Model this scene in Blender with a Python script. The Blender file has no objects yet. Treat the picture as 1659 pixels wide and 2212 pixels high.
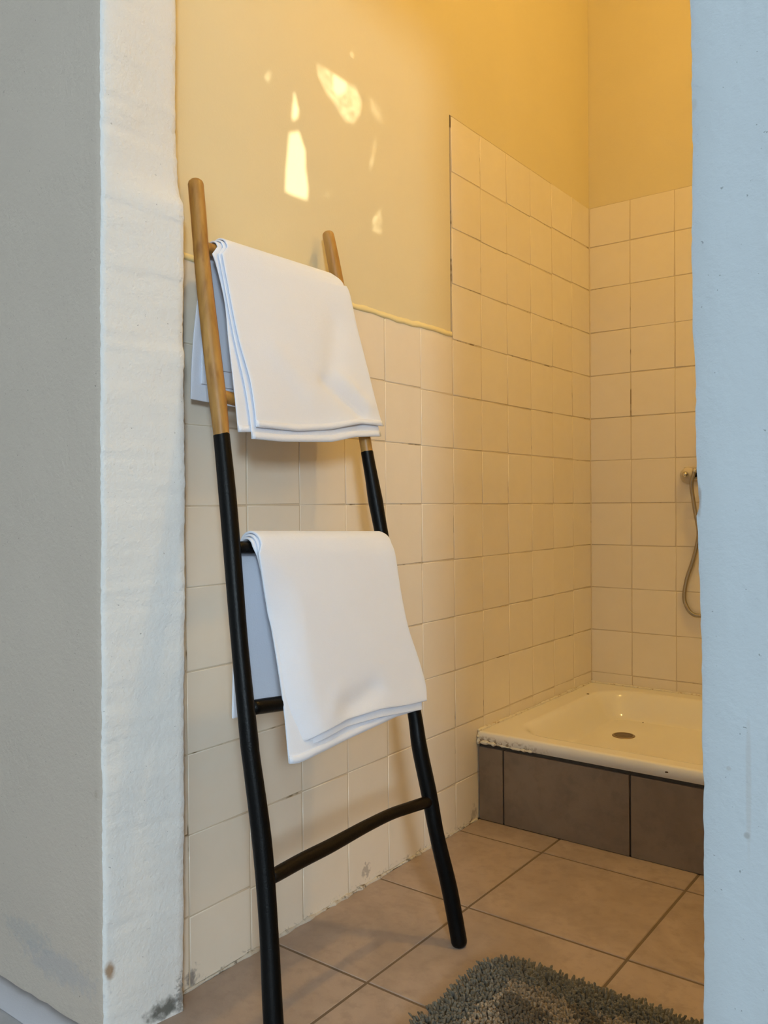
import bpy, bmesh, math, random
import numpy as np
from mathutils import Vector, Matrix

random.seed(7)
rng = np.random.default_rng(7)
SC = bpy.context.scene
COL = SC.collection

# ------------------------------------------------------------------ camera
CAM = np.array([1.2325, -2.8751, 0.9037])
CR = np.array([0.7983, 0.6023, -0.0080]); CU = np.array([0.0004, 0.0127, 0.9999]); CF = np.array([-0.6023, 0.7982, -0.0099])
CR /= np.linalg.norm(CR); CF -= CR * (CF @ CR); CF /= np.linalg.norm(CF); CU = np.cross(CR, CF)
FPX = 1813.12
cd = bpy.data.cameras.new('camera'); cam = bpy.data.objects.new('camera', cd); COL.objects.link(cam)
cd.sensor_fit = 'HORIZONTAL'; cd.sensor_width = 36.0; cd.lens = 36.0 * FPX / 1659.0; cd.clip_start = 0.02
cam.matrix_world = Matrix(((CR[0], CU[0], -CF[0], CAM[0]), (CR[1], CU[1], -CF[1], CAM[1]), (CR[2], CU[2], -CF[2], CAM[2]), (0, 0, 0, 1)))
SC.camera = cam

# ------------------------------------------------------------------ light and exposure
SC.view_settings.view_transform = 'Standard'; SC.view_settings.look = 'None'
SC.view_settings.gamma = 1.0; SC.view_settings.use_curve_mapping = False
SC.view_settings.exposure = 0.0
WORLD_STRENGTH = 0.6
SUN_DIR = np.array([1.0, 0.5, 0.3])          # towards the sun, seen from the bathroom wall
SUN_STRENGTH = 5.0
WINDOW_WATTS = 216.0
DOME_STRENGTH = 590.0
BULB_STRENGTH = 55.0
DOME = np.array([1.22, -1.06]); VANITY = np.array([1.60, -1.38, 1.95])

w = bpy.data.worlds.new('sky'); SC.world = w; w.use_nodes = True
w.node_tree.nodes['Background'].inputs[0].default_value = (0.45, 0.62, 0.9, 1)
w.node_tree.nodes['Background'].inputs[1].default_value = WORLD_STRENGTH
sl = bpy.data.lights.new('sun', 'SUN'); sl.energy = SUN_STRENGTH; sl.angle = math.radians(0.36); sl.color = (1.0, 0.90, 0.66)
so = bpy.data.objects.new('sun', sl); COL.objects.link(so)
so.rotation_euler = Vector(SUN_DIR).to_track_quat('Z', 'Y').to_euler(); so.location = (4, 2, 3.5)
al = bpy.data.lights.new('window_daylight', 'AREA'); al.shape = 'RECTANGLE'; al.size = 0.86; al.size_y = 0.86
al.energy = WINDOW_WATTS; al.color = (0.70, 0.87, 1.0)
ao = bpy.data.objects.new('window_daylight', al); COL.objects.link(ao)
ao.location = (4.60, -6.0, 2.2); ao.rotation_euler = (math.radians(90), 0, math.radians(90))

# ------------------------------------------------------------------ pixel helpers (direction only; depth from planes)
def ray(x, y): return CF + CR * (x - 829.5) / FPX - CU * (y - 1106) / FPX
def onplane(x, y, n, d):
    n = np.array(n, float); D = ray(x, y); return CAM + D * ((d - CAM @ n) / (D @ n))
def X0(x, y, v=0.0): return onplane(x, y, (1, 0, 0), v)
def Y0(x, y, v=0.0): return onplane(x, y, (0, 1, 0), v)
def Z0(x, y, v=0.0): return onplane(x, y, (0, 0, 1), v)
LK = 0.2946 / 1.5044; LD = 0.3246                      # plane of the leaning ladder: x + LK*z = LD
LN = np.array([1, 0, LK]) / math.sqrt(1 + LK * LK); LUP = np.array([-LN[2], 0, LN[0]])
def lad(x, y, off=0.0): return onplane(x, y, (1, 0, LK), LD + off * math.sqrt(1 + LK * LK))
def depth(q): return float((np.array(q) - CAM) @ CF)

# ------------------------------------------------------------------ object helpers
def mesh_obj(name, verts, faces, m, parent=None, smooth=False, loc=None):
    me = bpy.data.meshes.new(name)
    me.from_pydata([tuple(map(float, v)) for v in verts], [], [tuple(map(int, f)) for f in faces]); me.update()
    if smooth: me.polygons.foreach_set('use_smooth', [True] * len(me.polygons))
    me.materials.append(m)
    o = bpy.data.objects.new(name, me); COL.objects.link(o)
    if parent: o.parent = parent
    if loc is not None: o.location = loc
    return o
def bm_obj(name, bm, m, parent=None, smooth=False, loc=None):
    me = bpy.data.meshes.new(name); bm.normal_update(); bm.to_mesh(me); bm.free()
    if smooth: me.polygons.foreach_set('use_smooth', [True] * len(me.polygons))
    me.materials.append(m)
    o = bpy.data.objects.new(name, me); COL.objects.link(o)
    if parent: o.parent = parent
    if loc is not None: o.location = loc
    return o
def bx(bm, a, b, bevel=0.0, seg=2):
    r = bmesh.ops.create_cube(bm, size=1.0); v = r['verts']
    for q in v:
        q.co = Vector([(a[i] + b[i]) / 2 + q.co[i] * (b[i] - a[i]) for i in range(3)])
    if bevel:
        es = list({e for q in v for e in q.link_edges})
        bmesh.ops.bevel(bm, geom=es, offset=bevel, segments=seg, profile=0.5, affect='EDGES')
def box_obj(name, a, b, m, parent=None, bevel=0.0, seg=2):
    bm = bmesh.new(); bx(bm, a, b, bevel, seg); return bm_obj(name, bm, m, parent)
def tag(o, label=None, cat=None, group=None, kind=None):
    if label: o['label'] = label
    if cat: o['category'] = cat
    if group: o['group'] = group
    if kind: o['kind'] = kind
    return o
def struct(o, label, cat): return tag(o, label, cat, kind='structure')
def empty(name, loc=(0, 0, 0)):
    o = bpy.data.objects.new(name, None); COL.objects.link(o); o.location = loc; o.empty_display_size = 0.05; return o
def child(o, root):
    o.parent = root; o.matrix_parent_inverse = Matrix.Translation(-Vector(root.location)); return o
def frames(P):
    P = np.array(P, float); T = np.gradient(P, axis=0); T /= np.linalg.norm(T, axis=1)[:, None]
    n = np.cross(T[0], (0, 0, 1.0));
    if np.linalg.norm(n) < 0.2: n = np.cross(T[0], (0, 1.0, 0))
    n /= np.linalg.norm(n); out = []
    for t in T:
        n = n - t * (n @ t); n /= np.linalg.norm(n); out.append((n.copy(), np.cross(t, n)))
    return P, T, out
def tube(P, R, seg=14, cap=True, bumps=None):
    """round-ended tube along P with radius list R"""
    P = np.array(P, float); R = np.array(R, float) * np.ones(len(P))
    P, T, F = frames(P)
    rings = []
    if cap:
        for a in (75, 50, 25):
            c = math.cos(math.radians(a)); s = math.sin(math.radians(a)); rings.append((P[0] - T[0] * R[0] * 0.75 * s, F[0], R[0] * c))
    for i in range(len(P)): rings.append((P[i], F[i], R[i]))
    if cap:
        for a in (25, 50, 75):
            c = math.cos(math.radians(a)); s = math.sin(math.radians(a)); rings.append((P[-1] + T[-1] * R[-1] * 0.75 * s, F[-1], R[-1] * c))
    V = []; Fc = []
    for k, (c, (n, b), r) in enumerate(rings):
        for j in range(seg):
            a = 2 * math.pi * j / seg
            rr = r * (1 + (bumps(k, a) if bumps else 0))
            V.append(c + (n * math.cos(a) + b * math.sin(a)) * rr)
    for k in range(len(rings) - 1):
        for j in range(seg):
            j2 = (j + 1) % seg; Fc.append((k * seg + j, k * seg + j2, (k + 1) * seg + j2, (k + 1) * seg + j))
    Fc.append(tuple(range(seg))[::-1]); n0 = (len(rings) - 1) * seg; Fc.append(tuple(range(n0, n0 + seg)))
    return V, Fc
def resample(P, n):
    P = np.array(P, float); d = np.r_[0, np.cumsum(np.linalg.norm(np.diff(P, axis=0), axis=1))]
    # smooth: Catmull-Rom through the points
    out = []
    for t in np.linspace(0, d[-1], n):
        i = min(max(int(np.searchsorted(d, t) - 1), 0), len(P) - 2)
        u = (t - d[i]) / (d[i + 1] - d[i]); p1, p2 = P[i], P[i + 1]
        p0 = P[i - 1] if i > 0 else 2 * p1 - p2; p3 = P[i + 2] if i + 2 < len(P) else 2 * p2 - p1
        out.append(0.5 * (2 * p1 + (p2 - p0) * u + (2 * p0 - 5 * p1 + 4 * p2 - p3) * u * u + (3 * p1 - p0 - 3 * p2 + p3) * u ** 3))
    return np.array(out)
def lathe(prof, n, axis_o, ax, m, name, parent=None):
    ax = Vector(ax).normalized(); a = ax.orthogonal().normalized(); b = ax.cross(a); V = []; F = []
    for r, h in prof:
        for j in range(n):
            t = 2 * math.pi * j / n; V.append(Vector(axis_o) + ax * h + (a * math.cos(t) + b * math.sin(t)) * r)
    for k in range(len(prof) - 1):
        for j in range(n): F.append((k * n + j, k * n + (j + 1) % n, (k + 1) * n + (j + 1) % n, (k + 1) * n + j))
    F.append(tuple(range(n))[::-1]); F.append(tuple(range((len(prof) - 1) * n, len(prof) * n)))
    return mesh_obj(name, V, F, m, parent, True)

# ------------------------------------------------------------------ materials
class Mat:
    def __init__(s, name, base=(0.8, 0.8, 0.8), rough=0.5, spec=0.5, metal=0.0):
        s.m = bpy.data.materials.new(name); s.m.use_nodes = True; s.t = s.m.node_tree; s.b = s.t.nodes['Principled BSDF']
        s.set('Base Color', (*base, 1)); s.set('Roughness', rough); s.set('Specular IOR Level', spec); s.set('Metallic', metal)
    def set(s, k, v): s.b.inputs[k].default_value = v
    def n(s, kind, **kw):
        q = s.t.nodes.new(kind)
        for k, v in kw.items(): setattr(q, k, v)
        return q
    def l(s, a, b): s.t.links.new(a, b)
    def pos(s):
        g = s.n('ShaderNodeNewGeometry'); return g.outputs['Position']
    def obj(s):
        g = s.n('ShaderNodeTexCoord'); return g.outputs['Object']
    def scale(s, vec, sc):
        q = s.n('ShaderNodeVectorMath', operation='MULTIPLY'); s.l(vec, q.inputs[0]); q.inputs[1].default_value = sc; return q.outputs[0]
    def noise(s, vec, sc, det=3, rough=0.55, dist=0.0):
        q = s.n('ShaderNodeTexNoise'); s.l(vec, q.inputs['Vector']); q.inputs['Scale'].default_value = sc
        q.inputs['Detail'].default_value = det; q.inputs['Roughness'].default_value = rough; q.inputs['Distortion'].default_value = dist
        return q.outputs['Fac']
    def ramp(s, fac, stops):
        q = s.n('ShaderNodeValToRGB'); s.l(fac, q.inputs[0]); cr = q.color_ramp
        while len(cr.elements) < len(stops): cr.elements.new(0.5)
        for e, (p, c) in zip(cr.elements, stops):
            e.position = p; e.color = (*c, 1) if len(c) == 3 else c
        return q.outputs[0]
    def mr(s, v, a, b, c=0.0, d=1.0, smooth=True):
        q = s.n('ShaderNodeMapRange'); q.interpolation_type = 'SMOOTHSTEP' if smooth else 'LINEAR'
        s.l(v, q.inputs['Value']); q.inputs['From Min'].default_value = a; q.inputs['From Max'].default_value = b
        q.inputs['To Min'].default_value = c; q.inputs['To Max'].default_value = d; return q.outputs[0]
    def math(s, op, a, b=None):
        q = s.n('ShaderNodeMath', operation=op)
        for i, v in enumerate((a, b)):
            if v is None: continue
            if isinstance(v, (int, float)): q.inputs[i].default_value = v
            else: s.l(v, q.inputs[i])
        return q.outputs[0]
    def mix(s, fac, a, b, mode='MIX'):
        q = s.n('ShaderNodeMix', data_type='RGBA', blend_type=mode)
        for i, v in ((0, fac), (6, a), (7, b)):
            if isinstance(v, (int, float)): q.inputs[i].default_value = v
            elif isinstance(v, tuple): q.inputs[i].default_value = (*v, 1)
            else: s.l(v, q.inputs[i])
        return q.outputs[2]
    def col(s, c): s.l(c, s.b.inputs['Base Color'])
    def bump(s, h, dist, strength=1.0):
        q = s.n('ShaderNodeBump'); q.inputs['Distance'].default_value = dist; q.inputs['Strength'].default_value = strength
        s.l(h, q.inputs['Height'])
        if s.b.inputs['Normal'].is_linked: s.l(s.b.inputs['Normal'].links[0].from_socket, q.inputs['Normal'])
        s.l(q.outputs[0], s.b.inputs['Normal'])
    def sep(s, v):
        q = s.n('ShaderNodeSeparateXYZ'); s.l(v, q.inputs[0]); return q.outputs
    def blob(s, p, c, r, soft=0.5, wob=0.6, wsc=60):
        """stain of its own shape around world point c"""
        q = s.n('ShaderNodeVectorMath', operation='SUBTRACT'); s.l(p, q.inputs[0]); q.inputs[1].default_value = c
        d = s.n('ShaderNodeVectorMath', operation='DIVIDE'); s.l(q.outputs[0], d.inputs[0]); d.inputs[1].default_value = r
        ln = s.n('ShaderNodeVectorMath', operation='LENGTH'); s.l(d.outputs[0], ln.inputs[0])
        nz = s.math('MULTIPLY', s.math('SUBTRACT', s.noise(p, wsc, 4), 0.5), wob * 2)
        return s.mr(s.math('ADD', ln.outputs['Value'], nz), 1.0, 1.0 - soft)

def M_paint(name, c, bump=0.0006):
    m = Mat(name, c, 0.62, 0.3); p = m.pos()
    m.col(m.mix(m.noise(p, 3.0, 4), tuple(x * 0.95 for x in c), tuple(min(1, x * 1.04) for x in c)))
    m.bump(m.noise(p, 220, 3), bump, 0.5); m.bump(m.noise(p, 9, 3), 0.004, 0.35); return m
mat_paint = M_paint('cream_wall_paint', (0.77, 0.675, 0.44)).m
mat_bead = M_paint('yellow_paint_bead', (0.86, 0.74, 0.40)).m
mat_ceil = M_paint('ceiling_white', (0.80, 0.77, 0.70)).m
mat_outer = M_paint('outer_room_paint', (0.62, 0.60, 0.57)).m

def plaster(name, c, stains, rough=0.003):
    m = Mat(name, c, 0.7, 0.25); p = m.pos()
    base = m.mix(m.noise(p, 5.0, 4), tuple(x * 0.94 for x in c), tuple(min(1, x * 1.03) for x in c))
    sp = m.noise(p, 170, 2); base = m.mix(m.mr(sp, 0.735, 0.77), base, tuple(x * 0.55 for x in c))
    for (cc, r, colr, st, wsc, wob) in stains:
        base = m.mix(m.math('MULTIPLY', m.blob(p, cc, r, 0.6, wob, wsc), st), base, colr)
    m.col(base)
    m.bump(m.noise(p, 130, 4, 0.6), rough, 0.6); m.bump(m.noise(p, 24, 3), 0.006, 0.3)
    return m
fc = Y0(238, 2100, -2.04); mb = Z0(350, 2196, 0.012)
mat_door_plaster = plaster('white_plaster', (0.78, 0.775, 0.76), [
    (tuple(fc), (0.012, 0.012, 0.022), (0.30, 0.17, 0.07), 0.85, 50, 0.4),
    ((float(mb[0]), -1.945, 0.02), (0.02, 0.05, 0.022), (0.10, 0.10, 0.085), 0.9, 60, 0.7),
    ((0.045, -1.905, 0.03), (0.012, 0.02, 0.045), (0.20, 0.20, 0.20), 0.7, 160, 1.2),
    ((-0.12, -2.05, 0.09), (0.14, 0.05, 0.035), (0.40, 0.40, 0.44), 0.6, 90, 1.1),
    ((-0.22, -2.05, 0.12), (0.10, 0.05, 0.03), (0.36, 0.38, 0.40), 0.5, 140, 1.3),
    ((0.0, -2.05, 0.42), (0.006, 0.02, 0.009), (0.42, 0.34, 0.27), 0.6, 60, 0.4),
]).m
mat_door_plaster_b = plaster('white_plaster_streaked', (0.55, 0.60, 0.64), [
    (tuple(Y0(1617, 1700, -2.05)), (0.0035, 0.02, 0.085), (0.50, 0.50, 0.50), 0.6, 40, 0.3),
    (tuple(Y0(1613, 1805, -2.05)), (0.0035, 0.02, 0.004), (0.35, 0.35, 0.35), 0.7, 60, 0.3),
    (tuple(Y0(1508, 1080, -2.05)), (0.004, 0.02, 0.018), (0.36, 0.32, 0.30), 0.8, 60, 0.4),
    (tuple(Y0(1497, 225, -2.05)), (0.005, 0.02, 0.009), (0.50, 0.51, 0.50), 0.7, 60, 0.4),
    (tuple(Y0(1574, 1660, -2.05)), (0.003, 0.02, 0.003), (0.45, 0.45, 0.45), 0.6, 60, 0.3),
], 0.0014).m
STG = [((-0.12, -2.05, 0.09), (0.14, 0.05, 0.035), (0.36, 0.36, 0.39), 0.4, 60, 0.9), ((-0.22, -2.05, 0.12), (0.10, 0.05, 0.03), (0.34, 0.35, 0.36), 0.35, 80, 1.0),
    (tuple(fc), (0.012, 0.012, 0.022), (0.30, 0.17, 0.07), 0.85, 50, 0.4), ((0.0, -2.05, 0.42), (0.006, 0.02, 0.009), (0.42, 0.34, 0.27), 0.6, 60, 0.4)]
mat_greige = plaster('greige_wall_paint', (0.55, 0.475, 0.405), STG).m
mat_skirt = M_paint('lavender_skirting_paint', (0.52, 0.50, 0.53)).m

# glazed wall tile
m = Mat('cream_glazed_tile', (0.8, 0.76, 0.67), 0.16, 0.5); p = m.pos(); oi = m.n('ShaderNodeObjectInfo')
c = m.mix(oi.outputs['Random'], (0.865, 0.785, 0.665), (0.89, 0.815, 0.70))
c = m.mix(m.math('MULTIPLY', m.noise(p, 18, 4), 0.25), c, (0.70, 0.62, 0.48))
z = m.sep(p)[2]
# grime and cement smears hugging the floor line
g = m.math('MULTIPLY', m.mr(z, 0.020, 0.002), m.mr(m.noise(p, 60, 5, 0.7, 0.6), 0.54, 0.66))
c = m.mix(g, c, (0.26, 0.23, 0.19))
c = m.mix(m.math('MULTIPLY', m.blob(p, (0.0, -1.325, 0.035), (0.03, 0.018, 0.018), 0.5, 1.6, 90), 0.6), c, (0.33, 0.29, 0.25))
c = m.mix(m.math('MULTIPLY', m.blob(p, (0.0, -1.85, 0.02), (0.03, 0.018, 0.026), 0.9, 1.2, 90), 0.8), c, (0.18, 0.17, 0.17))
c = m.mix(m.math('MULTIPLY', m.blob(p, (0.0, -0.83, 0.02), (0.03, 0.022, 0.03), 0.9, 1.2, 90), 0.55), c, (0.30, 0.25, 0.20))
m.col(c); m.l(m.mr(m.noise(p, 30, 3), 0.3, 0.7, 0.06, 0.14), m.b.inputs['Roughness'])
m.bump(m.noise(p, 26, 2), 0.0012, 0.35); m.bump(m.noise(p, 7, 2), 0.004, 0.25)
mat_tile = m.m
# grout
m = Mat('aged_grout', (0.6, 0.5, 0.38), 0.85, 0.2); p = m.pos()
c = m.mix(m.noise(p, 14, 4), (0.72, 0.63, 0.49), (0.62, 0.52, 0.385))
c = m.mix(m.mr(m.noise(p, 10, 3, 0.6), 0.60, 0.68), c, (0.26, 0.19, 0.11)); m.col(c); m.bump(m.noise(p, 300, 3), 0.001, 0.6)
mat_grout = m.m
m = Mat('dark_joint', (0.22, 0.17, 0.10), 0.9, 0.1); mat_darkjoint = m.m
# floor tile
def stone(name, a, b, cdark, rough):
    m = Mat(name, a, rough, 0.4); p = m.pos(); oi = m.n('ShaderNodeObjectInfo')
    n1 = m.noise(p, 4.5, 5, 0.6, 0.8); n2 = m.noise(p, 34, 4, 0.6)
    c = m.mix(m.mr(n1, 0.35, 0.68), a, b); c = m.mix(m.math('MULTIPLY', m.mr(n2, 0.45, 0.72), 0.42), c, cdark); c = m.mix(m.math('MULTIPLY', m.mr(m.noise(p, 9, 5, 0.62, 0.5), 0.52, 0.74), 0.5), c, cdark)
    c = m.mix(m.math('MULTIPLY', oi.outputs['Random'], 0.2), c, b); m.col(c)
    m.bump(n2, 0.0012, 0.35); m.bump(m.noise(p, 260, 2), 0.0005, 0.4); return m.m
mat_floor = stone('beige_stone_floor_tile', (0.355, 0.275, 0.222), (0.45, 0.355, 0.29), (0.26, 0.20, 0.158), 0.45)
mat_plinth = stone('grey_stone_tile', (0.205, 0.150, 0.108), (0.260, 0.192, 0.140), (0.155, 0.112, 0.08), 0.5)
m = Mat('floor_joint', (0.24, 0.18, 0.13), 0.9, 0.1); p = m.pos(); m.col(m.mix(m.noise(p, 20, 4), (0.225, 0.17, 0.125), (0.15, 0.112, 0.08))); mat_fjoint = m.m
m = Mat('plinth_joint', (0.12, 0.10, 0.08), 0.9, 0.1); p = m.pos(); m.col(m.mix(m.noise(p, 40, 4), (0.15, 0.125, 0.10), (0.075, 0.06, 0.045))); mat_pjoint = m.m
mat_outfloor = stone('grey_concrete_floor', (0.42, 0.41, 0.42), (0.48, 0.46, 0.47), (0.36, 0.35, 0.35), 0.6)
# enamel
m = Mat('white_enamel', (0.84, 0.80, 0.71), 0.14, 0.5); p = m.pos()
c = m.mix(m.noise(p, 6, 4), (0.88, 0.85, 0.77), (0.85, 0.80, 0.70))
xyz = m.sep(p)
chip = m.math('MULTIPLY', m.mr(m.noise(p, 90, 4, 0.7), 0.50, 0.58), m.math('MULTIPLY', m.mr(xyz[2], 0.245, 0.228), m.math('MULTIPLY', m.mr(xyz[0], 0.26, 0.10), m.mr(xyz[1], -0.797, -0.806))))
c = m.mix(m.math('MULTIPLY', chip, 0.85), c, (0.33, 0.24, 0.14)); m.col(c); mat_enamel = m.m
m = Mat('old_caulk', (0.80, 0.76, 0.66), 0.6, 0.3); p = m.pos()
m.col(m.mix(m.mr(m.noise(p, 60, 4, 0.7), 0.52, 0.68), (0.80, 0.75, 0.64), (0.50, 0.38, 0.23))); m.bump(m.noise(p, 160, 3), 0.003, 0.8); mat_caulk = m.m
m = Mat('dirty_cement', (0.5, 0.47, 0.42), 0.9, 0.1); p = m.pos()
m.col(m.mix(m.mr(m.noise(p, 34, 4, 0.7), 0.52, 0.64), (0.62, 0.57, 0.49), (0.22, 0.19, 0.155))); m.bump(m.noise(p, 140, 3), 0.003, 0.8); mat_cement = m.m
mat_chip = Mat('rust_chip', (0.035, 0.018, 0.008), 0.8, 0.1).m
m = Mat('aged_chrome', (0.62, 0.58, 0.52), 0.22, 0.5, 1.0); mat_chrome = m.m
m = Mat('dull_hose_metal', (0.40, 0.36, 0.31), 0.26, 0.5, 1.0); mat_hose = m.m
m = Mat('limescaled_plastic', (0.62, 0.55, 0.46), 0.35, 0.5); mat_limed = m.m
mat_darkmetal = Mat('drain_grille_metal', (0.34, 0.25, 0.15), 0.35, 0.5, 0.8).m
mat_draindark = Mat('drain_strainer', (0.13, 0.085, 0.045), 0.4, 0.4).m
# wood
m = Mat('honey_bamboo_wood', (0.5, 0.3, 0.1), 0.38, 0.45); p = m.pos()
g = m.noise(m.scale(p, (60, 60, 3.0)), 1.0, 4, 0.6, 0.4)
c = m.ramp(g, [(0.25, (0.27, 0.125, 0.028)), (0.5, (0.40, 0.205, 0.050)), (0.75, (0.50, 0.275, 0.080))])
k = m.noise(m.scale(p, (26, 26, 10)), 1.0, 3, 0.6)
c = m.mix(m.math('MULTIPLY', m.mr(k, 0.56, 0.70), 0.65), c, (0.20, 0.075, 0.018))
kn = lad(444, 706, 0.015)
c = m.mix(m.math('MULTIPLY', m.blob(p, tuple(kn), (0.011, 0.009, 0.010), 0.5, 0.5, 90), 0.85), c, (0.10, 0.03, 0.008))
st = lad(452, 775, 0.015)
c = m.mix(m.math('MULTIPLY', m.blob(p, tuple(st), (0.012, 0.010, 0.045), 0.8, 0.6, 70), 0.5), c, (0.17, 0.06, 0.018))
m.col(c); m.bump(g, 0.0006, 0.3); mat_wood = m.m
m = Mat('black_paint', (0.0022, 0.0024, 0.0027), 0.36, 0.16); p = m.pos(); m.bump(m.noise(p, 300, 3), 0.0008, 0.5); mat_black = m.m
m = Mat('dark_brown_black_paint', (0.0065, 0.004, 0.0026), 0.42, 0.2); p = m.pos(); m.bump(m.noise(p, 300, 3), 0.0008, 0.5); mat_blackbrown = m.m
# towel
def towelm(name, sc):
    m = Mat(name, (0.86, 0.855, 0.85), 0.9, 0.1); p = m.pos(); m.set('Sheen Weight', 0.25); m.set('Sheen Roughness', 0.5)
    m.col(m.mix(m.noise(p, 8, 3), (0.80, 0.845, 0.955), (0.83, 0.875, 0.985)))
    m.bump(m.noise(p, sc, 2, 0.7), 0.0010, 0.55); m.bump(m.noise(p, 45, 3), 0.0025, 0.25); return m.m
mat_towel = towelm('white_terry', 650); mat_towel2 = towelm('white_plush_terry', 420)
m = Mat('opal_bulb', (1, 0.9, 0.7), 0.4); m.set('Emission Color', (1.0, 0.625, 0.168, 1)); m.set('Emission Strength', BULB_STRENGTH); mat_bulb = m.m
m = Mat('opal_diffuser', (1, 0.9, 0.7), 0.4); m.set('Emission Color', (1.0, 0.625, 0.168, 1)); m.set('Emission Strength', DOME_STRENGTH); mat_dome = m.m
mat_white = Mat('white_plastic', (0.8, 0.8, 0.78), 0.4).m
mat_frame = Mat('white_window_paint', (0.78, 0.78, 0.76), 0.45).m
m = Mat('gobo_leaf', (0.05, 0.11, 0.02), 0.6); mat_leaf = m.m
mat_sun_block = M_paint('sun_block_render', (0.62, 0.56, 0.47)).m

# ------------------------------------------------------------------ room shell
ZF = 0.8993; TP = 0.1525; CP = 0.1547; FIRST = 0.1504
XR = 1.60; YD0, YD1 = -2.05, -1.902; ZC = 3.55; OX0, OX1, OY = -1.6, 4.5, -7.0
TT = 0.008                                               # tile thickness
YPAN = -0.9275                                            # start of the tall tiled panel
ZLOW = ZF + 3 * TP + 0.008; ZTOP = ZF + 7 * TP - 0.006

# painted plaster surfaces sit level with the tile faces
bm = bmesh.new()
bx(bm, (-0.16, -1.90, 0.0), (-TT, 0.0, ZC))
bx(bm, (-0.02, -1.90, ZLOW), (-0.0008, YPAN - 0.0045, ZTOP + 0.0))
bx(bm, (-0.02, -1.90, ZTOP), (-0.0008, 0.0, ZC))
wall_left = bm_obj('wall_left', bm, mat_paint)
struct(wall_left, 'cream painted wall with white square tiles behind the leaning ladder', 'wall')
bm = bmesh.new()
bx(bm, (-0.16, TT, 0.0), (XR + 0.12, 0.16, ZC)); bx(bm, (-TT, 0.0008, ZTOP), (XR, 0.03, ZC))
wall_back = bm_obj('wall_back', bm, mat_paint)
struct(wall_back, 'cream painted end wall with white square tiles behind the shower tray', 'wall')
# right wall of the bathroom with a small high window
WY0, WY1, WZ0, WZ1 = -0.98, -0.28, 1.90, 2.50
bm = bmesh.new()
bx(bm, (XR, YD1, 0), (XR + 0.12, 0.0, WZ0)); bx(bm, (XR, YD1, WZ1), (XR + 0.12, 0.0, ZC))
bx(bm, (XR, YD1, WZ0), (XR + 0.12, WY0, WZ1)); bx(bm, (XR, WY1, WZ0), (XR + 0.12, 0.0, WZ1))
struct(bm_obj('wall_right', bm, mat_paint), 'cream painted bathroom wall with a small high window', 'wall')
struct(box_obj('ceiling', (OX0, OY, ZC), (OX1 + 0.12, 0.16, ZC + 0.1), mat_ceil), 'flat white ceiling above bathroom and lobby', 'ceiling')
win = empty('window_1', (XR + 0.06, (WY0 + WY1) / 2, WZ0)); struct(win, 'small high white framed window above the bathroom wall', 'window')
for a, b in (((XR + .03, WY0, WZ0), (XR + .09, WY0 + .03, WZ1)), ((XR + .03, WY1 - .03, WZ0), (XR + .09, WY1, WZ1)),
             ((XR + .03, WY0 + .03, WZ0), (XR + .09, WY1 - .03, WZ0 + .03)), ((XR + .03, WY0 + .03, WZ1 - .03), (XR + .09, WY1 - .03, WZ1))):
    child(box_obj('window_frame', a, b, mat_frame), win)

# lobby (outer room) behind and beside the camera
LY0, LY1, LZ0, LZ1 = -6.5, -5.5, 1.7, 2.7
bm = bmesh.new()
bx(bm, (OX1, OY, 0), (OX1 + .12, YD0, LZ0)); bx(bm, (OX1, OY, LZ1), (OX1 + .12, YD0, ZC))
bx(bm, (OX1, OY, LZ0), (OX1 + .12, LY0, LZ1)); bx(bm, (OX1, LY1, LZ0), (OX1 + .12, YD0, LZ1))
struct(bm_obj('wall_lobby_right', bm, mat_outer), 'pale lobby wall holding the daylight window', 'wall')
struct(box_obj('wall_lobby_left', (OX0 - .12, OY, 0), (OX0, YD0, ZC), mat_outer), 'plain pale lobby wall facing the window', 'wall')
struct(box_obj('wall_lobby_rear', (OX0 - .12, OY - .12, 0), (OX1 + .12, OY, ZC), mat_outer), 'plain pale lobby wall opposite the bathroom doorway', 'wall')
win = empty('window_2', (OX1 + .06, (LY0 + LY1) / 2, LZ0)); struct(win, 'square white framed lobby window letting in daylight', 'window')
for a, b in (((OX1 + .03, LY0, LZ0), (OX1 + .09, LY0 + .045, LZ1)), ((OX1 + .03, LY1 - .045, LZ0), (OX1 + .09, LY1, LZ1)),
             ((OX1 + .03, LY0 + .045, LZ0), (OX1 + .09, LY1 - .045, LZ0 + .045)), ((OX1 + .03, LY0 + .045, LZ1 - .045), (OX1 + .09, LY1 - .045, LZ1))):
    child(box_obj('window_frame', a, b, mat_frame), win)
struct(box_obj('wall_sun_block', (6.5, -9.5, -0.1), (6.7, -3.4, 5.0), mat_sun_block), 'unseen wall added outside the lobby window to block the sun', 'wall')  # added out of view to keep low sun out of the lobby window

# ------------------------------------------------------------------ doorway wall with rough plastered edges
def smooth_noise(n, amp, step):
    k = rng.normal(0, 1, n // step + 4); x = np.arange(n) / step; i = x.astype(int); u = x - i; u = u * u * (3 - 2 * u)
    return amp * (k[i] * (1 - u) + k[i + 1] * u)
NZ = 480; ZS = np.linspace(0, ZC, NZ)
def prof_px(tab, yplane):
    q = np.array([Y0(x, y, yplane) for x, y in tab]); o = np.argsort(q[:, 2]); return np.interp(ZS, q[o, 2], q[o, 0])
xa = prof_px([(231, 0), (231, 500), (232, 1000), (234, 1600), (237, 2100)], YD0 + 0.01) + smooth_noise(NZ, 0.0008, 1) + smooth_noise(NZ, 0.0009, 6)
xb = prof_px([(383, 0), (382, 200), (384, 330), (387, 400), (392, 425), (400, 446), (399, 700), (402, 1000), (401, 1500), (400, 1900), (398, 2180)], YD1) + smooth_noise(NZ, 0.0007, 1) + smooth_noise(NZ, 0.0008, 6)
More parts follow.
